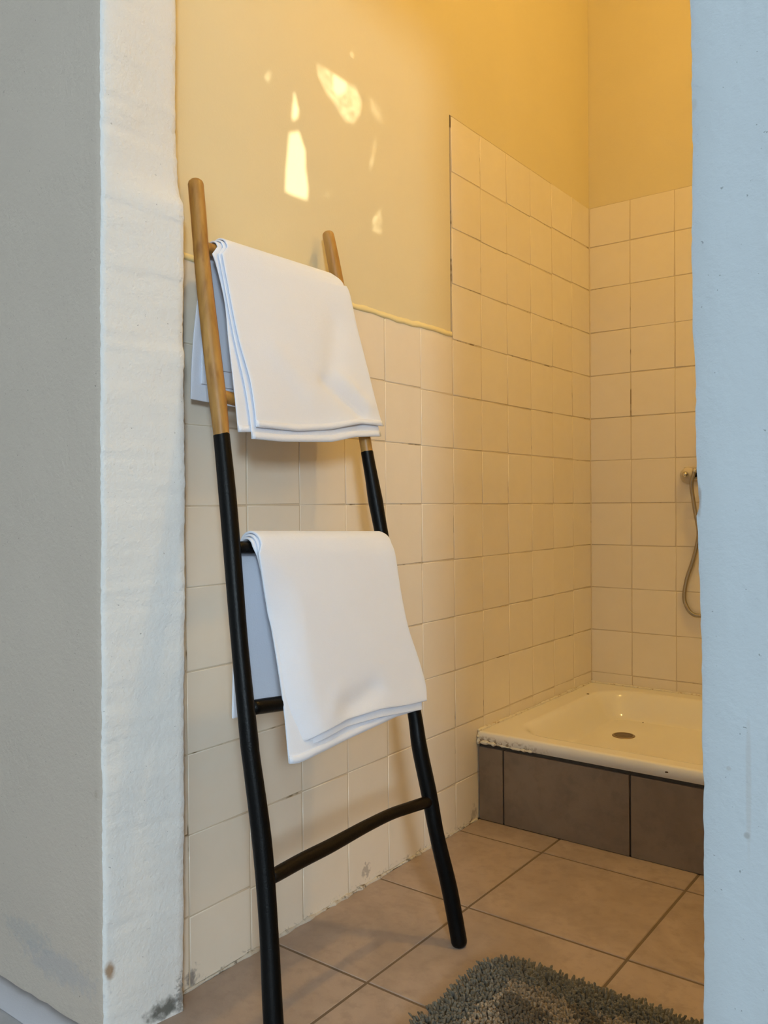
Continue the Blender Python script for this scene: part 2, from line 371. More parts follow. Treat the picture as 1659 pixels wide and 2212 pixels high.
def column(rows, m, name, smooth=True):
    n = len(rows[0]); V = [v for r in rows for v in r]; F = []
    for k in range(len(rows) - 1):
        for j in range(n): F.append((k * n + j, k * n + (j + 1) % n, (k + 1) * n + (j + 1) % n, (k + 1) * n + j))
    F.append(tuple(range(n))[::-1]); F.append(tuple(range((len(rows) - 1) * n, len(rows) * n)))
    o = mesh_obj(name, V, F, m); o.data.polygons.foreach_set('use_smooth', [smooth] * len(o.data.polygons)); return o
HL = 2.12                                               # lintel height
rows = []
for i, z in enumerate(ZS):
    a, b = xa[i], xb[i]
    rows.append([(OX0, YD0, z), (-0.5, YD0, z), (a - 0.02, YD0 + 0.0005, z), (a - 0.006, YD0 + 0.0015, z), (a - 0.0015, YD0 + 0.005, z), (a, YD0 + 0.010, z), (a + 0.003, YD0 + 0.024, z)]
                + [(a + (b - a) * t, YD0 + 0.01 + (YD1 - YD0 - 0.01) * t, z) for t in (0.4, 0.65, 0.9)]
                + [(b - 0.0005, YD1 - 0.004, z), (b - 0.003, YD1, z), (b - 0.012, YD1 + 0.0015, z), (-0.02, YD1 + 0.0015, z), (OX0, YD1 + 0.0015, z)])
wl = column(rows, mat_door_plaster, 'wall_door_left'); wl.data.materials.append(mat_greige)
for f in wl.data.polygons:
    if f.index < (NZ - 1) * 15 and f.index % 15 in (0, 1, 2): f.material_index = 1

struct(wl, 'white rough plastered doorway pier beside the ladder, stained at its foot', 'wall')
md = wl.modifiers.new('edge', 'EDGE_SPLIT'); md.split_angle = math.radians(50)
xr = prof_px([(1487, 0), (1488, 130), (1490, 200), (1492, 330), (1491, 500), (1493, 700), (1497, 850), (1501, 960), (1503, 1030), (1509, 1082), (1503, 1115), (1506, 1200), (1510, 1330), (1512, 1480), (1516, 1700), (1515, 1760), (1518, 1900), (1518, 2100), (1515, 2212)], YD0) + smooth_noise(NZ, 0.0003, 1) + smooth_noise(NZ, 0.0006, 6)
rows = []
for i, z in enumerate(ZS):
    a = xr[i]
    rows.append([(a + 0.004, YD1, z), (a + 0.001, YD1 - 0.01, z), (a + 0.001, YD0 + 0.02, z), (a, YD0 + 0.006, z), (a + 0.0012, YD0 + 0.0015, z), (a + 0.005, YD0 + 0.0002, z), (a + 0.03, YD0, z), (a + 0.3, YD0, z), (OX1, YD0, z), (OX1, YD1, z)])
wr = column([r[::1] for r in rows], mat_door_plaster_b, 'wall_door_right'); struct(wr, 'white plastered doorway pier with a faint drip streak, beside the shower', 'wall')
md = wr.modifiers.new('edge', 'EDGE_SPLIT'); md.split_angle = math.radians(50)
struct(box_obj('trim_1', (0.02, YD0 + 0.004, HL), (1.0, YD1 - 0.004, ZC), mat_door_plaster), 'white plastered lintel above the bathroom doorway', 'trim')
# sloped painted skirting of the lobby side
V = []
for x in np.linspace(OX0, -0.02, 60):
    w_ = 0.001 * rng.normal(); V += [(x, YD0 + 0.001, 0.012 + w_), (x, YD0 - 0.012, 0.008 + w_), (x, YD0 - 0.046, 0.001), (x, YD0 - 0.046, 0.0), (x, YD0 + 0.001, 0.0)]
F = []
for i in range(59):
    for j in range(5): F.append((i * 5 + j, i * 5 + (j + 1) % 5, (i + 1) * 5 + (j + 1) % 5, (i + 1) * 5 + j))
F += [(0, 1, 2, 3, 4)[::-1], tuple(59 * 5 + j for j in range(5))]
struct(mesh_obj('baseboard_lobby', V, F, mat_skirt, None, True), 'low sloped lavender painted skirting along the lobby wall', 'skirting')

# ------------------------------------------------------------------ floor
floor = box_obj('floor', (-0.16, YD0, -0.12), (XR, 0.0, -0.0013), mat_fjoint); struct(floor, 'bathroom floor of large beige stone tiles', 'floor')
struct(box_obj('floor_lobby', (OX0, OY, -0.12), (OX1, YD0, -0.001), mat_outfloor), 'smooth grey concrete lobby floor', 'floor')
FPX0, FPY0, FPIT, FJ = 0.2516, -0.9103, 0.3651, 0.0062
def tile_mesh(name, sx, sy, th, bev, seg, m):
    bm = bmesh.new(); bx(bm, (-sx / 2, -sy / 2, -th), (sx / 2, sy / 2, 0))
    es = [e for e in bm.edges if all(abs(v.co.z) < 1e-6 for v in e.verts)]
    bmesh.ops.bevel(bm, geom=es, offset=bev, segments=seg, profile=0.6, affect='EDGES')
    me = bpy.data.meshes.new(name); bm.to_mesh(me); bm.free(); me.materials.append(m)
    return me
def place(me, name, parent, mw):
    o = bpy.data.objects.new(name, me); COL.objects.link(o); o.parent = parent; o.matrix_world = mw; return o
ftm = tile_mesh('floor_tile', FPIT - FJ, FPIT - FJ, 0.009, 0.0012, 1, mat_floor)
for i in range(-1, 4):
    for j in range(0, 5):
        x0 = max(FPX0 + i * FPIT, 0.0); x1 = min(FPX0 + (i + 1) * FPIT, XR)
        y1 = min(FPY0 - (j - 1) * FPIT, -0.80); y0 = max(FPY0 - j * FPIT, YD0)
        if x1 - x0 < 0.02 or y1 - y0 < 0.02: continue
        sx = (x1 - x0 - FJ) / (FPIT - FJ); sy = (y1 - y0 - FJ) / (FPIT - FJ)
        mw = Matrix.Translation(((x0 + x1) / 2, (y0 + y1) / 2, rng.normal(0, 0.00035))) @ Matrix.Rotation(rng.normal(0, 0.0012), 4, 'Z') @ Matrix.Rotation(rng.normal(0, 0.0008), 4, 'X') @ Matrix.Diagonal((sx, sy, 1, 1))
        place(ftm, 'tile', floor, mw)

# ------------------------------------------------------------------ wall tiles
TJ = 0.0026
wtm = tile_mesh('wall_tile', 1.0, 1.0, 1.0, 0.0001, 1, mat_tile)
def wall_tile_mesh(sx, sz):
    bm = bmesh.new(); bx(bm, (-sx / 2, -sz / 2, -TT + 0.0005), (sx / 2, sz / 2, 0))
    es = [e for e in bm.edges if all(abs(v.co.z) < 1e-6 for v in e.verts)]
    bmesh.ops.bevel(bm, geom=es, offset=0.0018, segments=3, profile=0.5, affect='EDGES')
    me = bpy.data.meshes.new('wall_tile'); bm.to_mesh(me); bm.free(); me.materials.append(mat_tile)
    me.polygons.foreach_set('use_smooth', [True] * len(me.polygons))
    nn = [(0, 0, 1) if v.co.z > -1e-6 else tuple(v.normal) for v in me.vertices]
    me.normals_split_custom_set_from_vertices(nn)
    return me
bpy.data.meshes.remove(wtm)
cache = {}
def wtile(parent, side, a0, a1, z0, z1):
    """tile between joints a0..a1 along the wall and z0..z1"""
    sx, sz = round(a1 - a0 - TJ, 3), round(z1 - z0 - TJ, 3)
    if sx < 0.006 or sz < 0.006: return
    key = (sx, sz)
    if key not in cache: cache[key] = wall_tile_mesh(sx, sz)
    jit = Matrix.Rotation(rng.normal(0, 0.0020), 4, 'X') @ Matrix.Rotation(rng.normal(0, 0.0020), 4, 'Y') @ Matrix.Rotation(rng.normal(0, 0.0022), 4, 'Z')
    c = (a0 + a1) / 2 + rng.normal(0, 0.0004); zc = (z0 + z1) / 2 + rng.normal(0, 0.0005); d = rng.normal(0, 0.0002)
    if side == 'L': base = Matrix(((0, 0, 1, d), (1, 0, 0, c), (0, 1, 0, zc), (0, 0, 0, 1)))
    else: base = Matrix(((1, 0, 0, c), (0, 0, -1, -d), (0, 1, 0, zc), (0, 0, 0, 1)))
    place(cache[key], 'tile', parent, base @ jit)
DZB = {6: .005, 5: .006, 4: .002, 3: 0, 2: -.001, 1: 0, 0: 0, -1: .003, -2: .003, -3: .002, -4: .001, -5: 0}
def zl(k, col):
    if k == 7: return ZTOP
    if k <= -6: return 0.002
    b = DZB.get(k, 0); z = ZF + k * TP
    if k >= 2: d = np.interp(col, [0, 4, 6, 8, 12], [b, -.0065, -.005, -.001, .002])
    elif k >= -1: d = np.interp(col, [0, 6, 10, 12], [b, .002, .004, .003])
    elif k == -3: d = np.interp(col, [0, 6, 12], [b, .002, -.003])
    else: d = np.interp(col, [0, 8, 10, 12], [b, -.004, -.007, 0])
    return z + d
colY = [0.0] + [-(FIRST + i * CP) for i in range(12)]
colY[-1] = min(colY[-1], -1.854)
for i in range(12):
    y1, y0 = colY[i], colY[i + 1]
    for k in range(-6, 7 if i < 6 else 3):
        if i >= 6 and k == 2: z1 = ZLOW - 0.002
        else: z1 = zl(k + 1, i + 0.5)
        wtile(wall_left, 'L', y0, y1, zl(k, i + 0.5), z1)
for k in range(-6, 3): wtile(wall_left, 'L', -1.898, colY[-1], zl(k, 12), zl(k + 1, 12) if k < 2 else ZLOW - 0.002)
XB = [0.0] + [0.1505 + i * CP for i in range(10)]
XB[-1] = XR
for i in range(10):
    for k in range(-6, 7):
        wtile(wall_back, 'B', XB[i], XB[i + 1], ZF + k * TP + DZB.get(k, 0) if k > -6 else 0.002, ZF + (k + 1) * TP + DZB.get(k + 1, 0) if k < 6 else ZTOP)
# grout bed just below the tile faces
GD = 0.0014
bm = bmesh.new()
bx(bm, (-TT, -1.90, 0), (-GD, -0.001, ZLOW - 0.001)); bx(bm, (-TT, YPAN + 0.001, ZLOW - 0.002), (-GD, -0.001, ZTOP))
g = bm_obj('grout', bm, mat_grout, wall_left)
bm = bmesh.new(); bx(bm, (0.001, GD, 0), (XR, TT, ZTOP)); bm_obj('grout', bm, mat_grout, wall_back)
box_obj('plaster_joint', (-TT, YPAN - 0.0046, ZLOW), (-0.0052, YPAN + 0.0012, ZTOP), mat_darkjoint, wall_left)
# lumpy yellow paint bead where the plaster stops on top of the tiles
N = 120; V = []; F = []
wob = smooth_noise(N, 0.0016, 4); wob2 = smooth_noise(N, 0.0012, 3)
for i in range(N):
    y = -1.897 + (YPAN + 1.897) * i / (N - 1); zc = ZLOW - 0.001 + wob[i]; h = 0.0062 + abs(wob2[i])
    for dx, dz in ((-0.004, h * 1.5), (0.0004, h * 1.1), (0.0022, 0), (0.0016, -h * 0.8), (-0.004, -h)): V.append((dx, y, zc + dz))
for i in range(N - 1):
    for j in range(4): F.append((i * 5 + j, i * 5 + j + 1, (i + 1) * 5 + j + 1, (i + 1) * 5 + j))
tag(mesh_obj('paint_bead', V, F, mat_bead, wall_left, True), 'bright yellow lip of paint above the low tiles')
# cement bead along the floor
def bead(name, P, r, m, parent, n=90, amp=0.25):
    P = resample(P, n); V, F = tube(P, r * (1 + smooth_noise(n, amp, 2) + smooth_noise(n, amp, 6)), 8, True); return mesh_obj(name, V, F, m, parent, True)
bead('cement_fillet', [(0.0005, -1.895, 0.0005), (0.0005, -1.3, 0.0005), (0.0005, -0.815, 0.0005)], 0.0040, mat_cement, wall_left, 200, 0.3)

bead('corner_grout', [(0.0004, -0.0004, 0.26), (0.0004, -0.0004, 1.1), (0.0004, -0.0004, ZTOP)], 0.0026, mat_grout, wall_back, 160, 0.12)

# ------------------------------------------------------------------ shower tray on its tiled plinth
TX1, TY0, TZ = 0.86, -0.808, 0.252
plinth = empty('shower_plinth', (0.43, -0.4, 0)); tag(plinth, 'grey stone tiled plinth carrying the white shower tray', 'plinth')
bm = bmesh.new(); bx(bm, (0.001, TY0 + 0.012, 0.0), (TX1 - 0.012, -0.001, 0.135))
bx(bm, (0.001, TY0 + 0.012, 0.135), (TX1 - 0.012, TY0 + 0.035, 0.2185)); child(bm_obj('core', bm, mat_pjoint), plinth)
pj = [0.0015, 0.0819, 0.4461, 0.8105]
for a, b in zip(pj[:-1], pj[1:]):
    child(box_obj('tile', (a + 0.0025, TY0 + 0.002, 0.001), (b - 0.0025, TY0 + 0.013, 0.2085), mat_plinth, None, 0.0012, 1), plinth)
child(box_obj('tile', (pj[-1] + 0.0025, TY0 + 0.002, 0.001), (TX1 - 0.002, TY0 + 0.013, 0.2085), mat_plinth, None, 0.0012, 1), plinth)
ys = [TY0 + 0.014, TY0 + 0.36, -0.08, -0.002]
for a, b in zip(ys[:-1], ys[1:]):
    child(box_obj('tile', (TX1 - 0.013, a + 0.0025, 0.001), (TX1 - 0.002, b - 0.0025, 0.2085), mat_plinth, None, 0.0012, 1), plinth)

tray = empty('shower_tray', (0.43, -0.4, 0.215)); tag(tray, 'square cream white enamel shower tray in the tiled corner', 'shower tray')
DR = Z0(1347, 1590, 0.166)
NX = 110
def hz(x, y):
    # rounded-rectangle basin: signed distance to inner edge
    ix0, ix1, iy0, iy1, r = 0.078, TX1 - 0.075, TY0 + 0.055, -0.070, 0.115
    cx, cy = (ix0 + ix1) / 2, (iy0 + iy1) / 2; hx, hy = (ix1 - ix0) / 2 - r, (iy1 - iy0) / 2 - r
    qx, qy = abs(x - cx) - hx, abs(y - cy) - hy
    sd = math.hypot(max(qx, 0), max(qy, 0)) + min(max(qx, qy), 0) - r
    t = min(max((-sd + 0.004) / 0.072, 0), 1); t = t * t * (3 - 2 * t)
    dd = math.hypot(x - DR[0], y - DR[1])
    return TZ - 0.076 * t - 0.010 * max(0, 1 - dd / 0.42) * t
us = np.r_[0.0, np.linspace(0.006, 0.994, NX), 1.0]
V = []; F = []; nx = len(us)
edge_z = lambda u, v: -0.0045 * (1 if (u in (0.0, 1.0) or v == 0.0) else 0)
for u in us:
    for v in us:
        x, y = 0.0015 + (TX1 - 0.0015) * u, TY0 + (-0.0015 - TY0) * v
        V.append((x, y, hz(x, y) + (-0.004 if (v == 0.0 or u == 1.0) else 0)))
for i in range(nx - 1):
    for j in range(nx - 1): F.append((i * nx + j, (i + 1) * nx + j, (i + 1) * nx + j + 1, i * nx + j + 1))
# skirt
def skirt(idx, dx, dy):
    global V, F
    b = len(V)
    for q in idx: V.append((V[q][0] + dx, V[q][1] + dy, 0.2205))
    for q in idx: V.append((V[q][0] - dx * 3, V[q][1] - dy * 3, 0.2195))
    n = len(idx)
    for q in range(n - 1):
        F.append((idx[q], b + q, b + q + 1, idx[q + 1])); F.append((b + q, b + n + q, b + n + q + 1, b + q + 1))
skirt([i * nx for i in range(nx)], 0, -0.0012); skirt([(nx - 1) * nx + j for j in range(nx)], 0.0012, 0)
skirt([j for j in range(nx)][::-1], -0.0003, 0); skirt([i * nx + nx - 1 for i in range(nx)][::-1], 0, 0.0003)
tb = mesh_obj('basin', V, F, mat_enamel, None, True); child(tb, tray)
dz = hz(DR[0], DR[1])
dr = lathe([(0.0355, -0.001), (0.0355, 0.0012), (0.033, 0.0026), (0.029, 0.0022), (0.026, -0.0002), (0.0, -0.0004)], 28, (DR[0], DR[1], dz + 0.001), (0, 0, 1), mat_darkmetal, 'drain'); child(dr, tray)
o = lathe([(0.0285, 0.0), (0.0285, 0.0016), (0.020, 0.0005), (0.012, 0.0012), (0.0, 0.0022)], 24, (DR[0], DR[1], dz + 0.0012), (0, 0, 1), mat_draindark, 'strainer'); o.parent = dr
for (px, py, zz, r) in ((1270, 1499, TZ, 0.0048), (1462, 1507, TZ, 0.0058), (1440, 1668, TZ - 0.003, 0.0042), (1389, 1561, 0.2, 0.0022)):
    q = Z0(px, py, zz)
    for it in range(5): q = Z0(px, py, hz(q[0], q[1]) + 0.0004) if zz != TZ - 0.003 else q
    child(lathe([(r, -0.0006), (r * 0.95, 0.0006), (r * 0.4, 0.0009)], 7, q, (0, 0, 1), mat_chip, 'enamel_chip'), tray)
child(bead('caulk', [(0.003, TY0 + 0.004, TZ + 0.001), (0.003, -0.4, TZ + 0.001), (0.003, -0.004, TZ + 0.001)], 0.0042, mat_caulk, None, 110, 0.22), tray)
child(bead('caulk', [(0.003, -0.003, TZ + 0.001), (0.4, -0.003, TZ + 0.001), (TX1 - 0.01, -0.003, TZ + 0.001)], 0.0040, mat_caulk, None, 110, 0.22), tray)
# lumps of old filler at the front corner
o = bead('caulk', [(0.004, TY0 - 0.001, 0.244), (0.004, TY0 - 0.002, 0.232), (0.005, TY0 - 0.001, 0.220)], 0.0058, mat_caulk, None, 16, 0.3); child(o, tray)
o = bead('caulk', [(0.004, TY0 - 0.0005, 0.221), (0.03, TY0 - 0.001, 0.2235), (0.07, TY0 - 0.0005, 0.222), (0.12, TY0 - 0.0003, 0.221), (0.17, TY0, 0.2215)], 0.0036, mat_caulk, None, 40, 0.45); child(o, tray)

# ------------------------------------------------------------------ shower fittings on the end wall
mix_o = Y0(1489, 1027, 0); mx, mz = float(mix_o[0]), float(mix_o[2])
mixer = empty('shower_mixer', (mx, 0, mz)); tag(mixer, 'limescaled shower tap mount on the tiled end wall', 'shower tap')
bm = bmesh.new(); bx(bm, (mx - 0.017, -0.009, mz - 0.02), (mx + 0.055, -0.0005, mz + 0.030), 0.004, 2); child(bm_obj('wall_plate', bm, mat_limed), mixer)
child(lathe([(0.026, 0), (0.026, 0.006), (0.023, 0.013), (0.017, 0.020), (0.012, 0.024), (0.0, 0.025)], 24, (mx - 0.001, -0.008, mz), (0, -1, 0), mat_limed, 'dome'), mixer)
child(lathe([(0.0095, 0), (0.0105, 0.004), (0.010, 0.012), (0.007, 0.017), (0.002, 0.019)], 20, (mx - 0.001, -0.031, mz + 0.002), (0, -1, 0), mat_chrome, 'knob'), mixer)
child(lathe([(0.014, 0), (0.014, 0.15), (0.010, 0.154)], 20, (mx + 0.026, -0.045, mz), (1, 0, 0), mat_chrome, 'valve_body'), mixer)
child(lathe([(0.024, 0), (0.024, 0.006), (0.018, 0.02), (0.012, 0.024), (0.012, 0.04)], 20, (mx + 0.14, -0.001, mz), (0, -1, 0), mat_limed, 'dome'), mixer)
V, F = tube(resample([(mx + 0.08, -0.06, mz + 0.004), (mx + 0.08, -0.09, mz + 0.03), (mx + 0.08, -0.12, mz + 0.05)], 8), 0.006, 10); child(mesh_obj('lever', V, F, mat_chrome, None, True), mixer)
hp = [(1500.5, 1017, -.062), (1498, 1026, -.062), (1494.5, 1038, -.060), (1494, 1052, -.052), (1497, 1076, -.042), (1502.5, 1110, -.034), (1508, 1140, -.028), (1508.5, 1160, -.024), (1504, 1184, -.02), (1495.6, 1215, -.016), (1485, 1246, -.014), (1479, 1275.5, -.013), (1479, 1298, -.013), (1487, 1317, -.013), (1497, 1327, -.014), (1508, 1330, -.015)]
HP = [Y0(x, y, d) for x, y, d in hp]; e = HP[-1]
HP += [e + np.array((0.035, 0, 0.006)), e + np.array((0.075, -0.002, 0.04)), e + np.array((0.10, -0.01, 0.12)), e + np.array((0.11, -0.03, 0.35)), e + np.array((0.11, -0.05, 0.62))]
HP = resample(HP, 1200); R = 0.0060 + 0.0013 * (np.arange(1200) % 3 == 0)
hose = empty('shower_hose', tuple(HP[0])); tag(hose, 'ribbed metal shower hose looping down the tiled end wall', 'hose')
V, F = tube(HP, R, 10); child(mesh_obj('ribbed_tube', V, F, mat_hose, None, True), hose)
child(lathe([(0.0075, 0), (0.0085, 0.003), (0.0085, 0.010), (0.0070, 0.012)], 14, tuple(HP[0] + np.array((-0.001, 0, -0.005))), (0.3, 0.2, 1), mat_chrome, 'coupling_nut'), hose)
hs = empty('hand_shower', tuple(HP[-1])); tag(hs, 'chrome hand shower hooked on the end wall above the tap', 'hand shower')
q = HP[-1]
V, F = tube(resample([q + np.array((0, 0, 0.0)), q + np.array((0, -0.01, 0.1)), q + np.array((0, -0.035, 0.19))], 12), np.linspace(0.009, 0.013, 12), 12); child(mesh_obj('handle', V, F, mat_chrome, None, True), hs)
child(lathe([(0.012, 0), (0.03, 0.008), (0.036, 0.016), (0.036, 0.022), (0.0, 0.024)], 24, tuple(q + np.array((0, -0.035, 0.19))), (0, -0.8, -0.6), mat_chrome, 'spray_head'), hs)
bm = bmesh.new(); bx(bm, (q[0] - 0.016, q[1] + 0.006, q[2] + 0.03), (q[0] + 0.016, -0.0005, q[2] + 0.06), 0.004, 2); child(bm_obj('wall_bracket', bm, mat_chrome), hs)

# ------------------------------------------------------------------ ladder
Lpx = [(398.8, 423, 17.5), (472, 429.4, 17.2), (533, 434, 17), (606, 441, 18), (740.7, 456, 19.5), (863, 470.5, 19.5), (944, 479, 17.5), (1066, 491, 19), (1172, 500, 19), (1389, 517.5, 18.2), (1606, 539, 20), (1640, 543, 19.5), (1819.5, 566, 21.5), (1999, 580, 20.5), (2179, 589, 22)]
Rpx = [(508, 709, 13), (550, 717.5, 13.6), (605, 728, 14), (730, 752, 13.8), (850, 772, 13.6), (977.6, 793, 13), (1034, 803, 14), (1081, 811, 16), (1136, 821, 14.6), (1260, 844, 14.5), (1400, 869, 14.8), (1545, 896, 15), (1614, 906, 16.8), (1715.6, 927, 17), (1806, 944, 16), (1919, 970.6, 17.5), (2032, 991.5, 17.2)]
ladder = empty('towel_ladder', (0.31, -1.69, 0)); tag(ladder, 'rustic wooden towel ladder with black painted lower half leaning on the tiled wall', 'ladder')
def post_path(px):
    P = [lad(x, y) for y, x, h in px]; Rr = [0.975 * h * depth(q) / FPX for (y, x, h), q in zip(px, P)]
    d = P[-1] - P[-3]; d = d / abs(d[2]); P.append(P[-1] + d * max(P[-1][2] - 0.014, 0.002)); Rr.append(Rr[-1])
    return np.array(P), np.array(Rr)
def split(P, R, zcut, n=90):
    Q = resample(P, n); RR = np.interp(np.linspace(0, 1, n), np.r_[0, np.cumsum(np.linalg.norm(np.diff(P, axis=0), axis=1))] / np.linalg.norm(np.diff(P, axis=0), axis=1).sum(), R)
    return Q, RR
RUNG = {}
for px, zc, sd in ((Lpx, float(lad(478, 940)[2]), 1), (Rpx, float(lad(792, 976)[2]), 2)):
    P, R = post_path(px); Q, RR = split(P, R, zc)
    V, F = tube(Q, RR, 20); o = mesh_obj('post', V, F, mat_wood, None, True); child(o, ladder)
    k = [i for i in range(len(Q)) if Q[i][2] <= zc]; Q2 = np.vstack([Q[k[0]] + (Q[k[0]] - Q[k[1]]) * ((zc - Q[k[0]][2]) / abs(Q[k[0]][2] - Q[k[1]][2])), Q[k]]); R2 = np.r_[RR[k[0]], RR[k]] + 0.0006
    V, F = tube(Q2, R2, 20)
    seg = 20
    V = V[3 * seg:]; F = [tuple(v - 3 * seg for v in f) for f in F if min(f) >= 3 * seg]
    for j in range(seg): V[j] = V[j] + (Q2[0] - Q2[1]) / np.linalg.norm(Q2[0] - Q2[1]) * rng.normal(0, 0.0012)
    b = mesh_obj('painted_section', V, F, mat_black, o, True); tag(b, 'matt black painted lower length of the post'); b.matrix_parent_inverse = (Matrix.Translation(-Vector(ladder.location))).inverted() @ Matrix.Translation(-Vector(ladder.location))
    RUNG[sd] = Q
def rung(pts, r, m, label=None):
    P = resample([lad(x, y) if len((x, y)) == 2 else None for x, y in pts], 30)
    V, F = tube(P, r * (1 + 0.05 * np.sin(np.linspace(0, 7, 30))), 14, False); o = mesh_obj('rung', V, F, m, None, True); child(o, ladder)
    if label: o['label'] = label
    return P
rung([(580, 1897), (591, 1892), (650.6, 1859), (708, 1830), (741, 1812), (790, 1785), (843, 1759), (880, 1746), (917, 1734), (928, 1731)], 0.0118, mat_blackbrown, 'arched black brown lowest rung')
rung([(540, 1530), (555, 1527), (612, 1519), (720, 1505), (890, 1487)], 0.0125, mat_black)
r3 = rung([(505, 1184), (522, 1183), (552, 1183), (690, 1180), (830, 1176)], 0.0112, mat_black)
r4 = rung([(474, 853), (488, 858), (505, 862), (640, 895), (775, 880)], 0.0112, mat_wood)
r5 = rung([(436, 534), (458, 540), (560, 572), (712, 616), (728, 620)], 0.0112, mat_wood)

# ------------------------------------------------------------------ towels
def polyint(poly, t):
    poly = np.array(poly, float); d = np.r_[0, np.cumsum(np.linalg.norm(np.diff(poly, axis=0), axis=1))]; d /= d[-1]
    return resample_at(poly, d, t)
def resample_at(P, d, t):
    i = min(max(int(np.searchsorted(d, t) - 1), 0), len(P) - 2); u = (t - d[i]) / (d[i + 1] - d[i]); p1, p2 = P[i], P[i + 1]
    m1 = (p2 - (P[i - 1] if i > 0 else p1)) / (d[i + 1] - (d[i - 1] if i > 0 else d[i])); m2 = ((P[i + 2] if i + 2 < len(P) else p2) - p1) / ((d[i + 2] if i + 2 < len(P) else d[i + 1]) - d[i]); h = d[i + 1] - d[i]
    return (2 * u ** 3 - 3 * u ** 2 + 1) * p1 + (u ** 3 - 2 * u ** 2 + u) * h * m1 + (-2 * u ** 3 + 3 * u ** 2) * p2 + (u ** 3 - u ** 2) * h * m2
def towel_layer(name, m, parent, axL, axR, R, PL, PR, oL, oR, bot, backL, backR, yflare, thick, wave, ns=44, nt=56, na=30, nb=30, hem=0.055, sL=0.0):
    axL, axR = np.array(axL), np.array(axR)
    S = np.linspace(0, 1, ns); T = np.linspace(0, 1, nt)
    flap = np.zeros((nt, ns, 3))
    for i, t in enumerate(T):
        a = polyint(PL, t); b = polyint(PR, t); A = lad(a[0], a[1], oL); B = lad(b[0], b[1], oR)
        for j, s in enumerate(S):
            q = A * (1 - s) + B * s; q = q + LN * wave(s, t); q[2] += np.interp(s, [x for x, _ in bot], [y for _, y in bot]) * t ** 3; flap[i, j] = q
    arc = np.zeros((na, ns, 3)); phm = math.acos(min(0.98, 0.0140 / R)); yflare = float(lad(PR[0][0], PR[0][1], R)[1] - axR[1])
    for i in range(na):
        ph = math.pi * (i / (na - 1))                    # 0 front .. pi back
        for j, s in enumerate(S):
            c = axL * (1 - s) + axR * s; fl = yflare * s ** 4 * math.sqrt(max(0.0, 1 - (ph / phm) ** 2))
            arc[i, j] = c + R * (LN * math.cos(ph) + LUP * math.sin(ph)) + np.array((0, fl, -0.25 * fl))
    for i, t in enumerate(T): flap[i] += (arc[0] - flap[0]) * math.exp(-(t / 0.13) ** 1.6) if i else (arc[0] - flap[0])
    backL, backR = np.array(backL), np.array(backR)
    bk = np.zeros((nb, ns, 3))
    for i in range(nb):
        t = (i + 1) / nb
        for j, s in enumerate(S):
            e = backL * (1 - s) + backR * s; a = arc[-1, j]; u = 1 - (1 - t) ** 2.2
            q = a * (1 - t) + e * t; q[0] = a[0] * (1 - u) + e[0] * u; q[1] = a[1] * (1 - u) + e[1] * u
            q[0] += 0.002 * math.sin(9 * s + 4 * t) * t; bk[i, j] = q
    G = np.concatenate([flap[::-1], arc[1:], bk], axis=0); n0 = G.shape[0]
    V = G.reshape(-1, 3); F = [(i * ns + j, i * ns + j + 1, (i + 1) * ns + j + 1, (i + 1) * ns + j) for i in range(n0 - 1) for j in range(ns - 1)]
    o = mesh_obj(name, V, F, m, None, True); child(o, parent)
    sd = o.modifiers.new('cloth_thickness', 'SOLIDIFY'); sd.thickness = thick; sd.offset = 0
    bv = o.modifiers.new('soft_edge', 'BEVEL'); bv.width = thick * 0.4; bv.segments = 2; bv.limit_method = 'ANGLE'; bv.angle_limit = math.radians(60)
    if hem:
        k = max(3, int(nt * hem)); H = flap[-k:].copy(); H += LN * (thick * 0.5 + 0.0004)
        V = H.reshape(-1, 3); F = [(i * ns + j, (i + 1) * ns + j, (i + 1) * ns + j + 1, i * ns + j + 1) for i in range(k - 1) for j in range(ns - 1)]
        h = mesh_obj('hem', V, F, m, o, True); h.matrix_parent_inverse = Matrix.Identity(4)
        h.matrix_parent_inverse = Matrix.Translation(-Vector(parent.location)).inverted() @ Matrix.Translation(-Vector(parent.location))
        sd = h.modifiers.new('hem_thickness', 'SOLIDIFY'); sd.thickness = 0.0016; sd.offset = 0
    return o
ph = rng.uniform(0, 6, 20)
def wave_a(amp, ridge=0.0):
    def f(s, t):
        v = amp * (0.6 * math.sin(5.2 * s + 1.2 * t + ph[0]) + 0.4 * math.sin(9.5 * s - 3.0 * t + ph[1])) * t
        v += amp * 0.35 * math.sin(6 * t + 3 * s + ph[2]) * t
        return v
    return f
def wrinkle(s, t, s0, t0, s1, t1, wd, a):
    # soft crease along a short segment
    d = np.array((s1 - s0, t1 - t0)); L = d @ d; u = min(max(((s - s0) * d[0] + (t - t0) * d[1]) / L, 0), 1)
    q = (s - s0 - d[0] * u) ** 2 + ((t - t0 - d[1] * u)) ** 2; return a * math.exp(-q / wd ** 2)

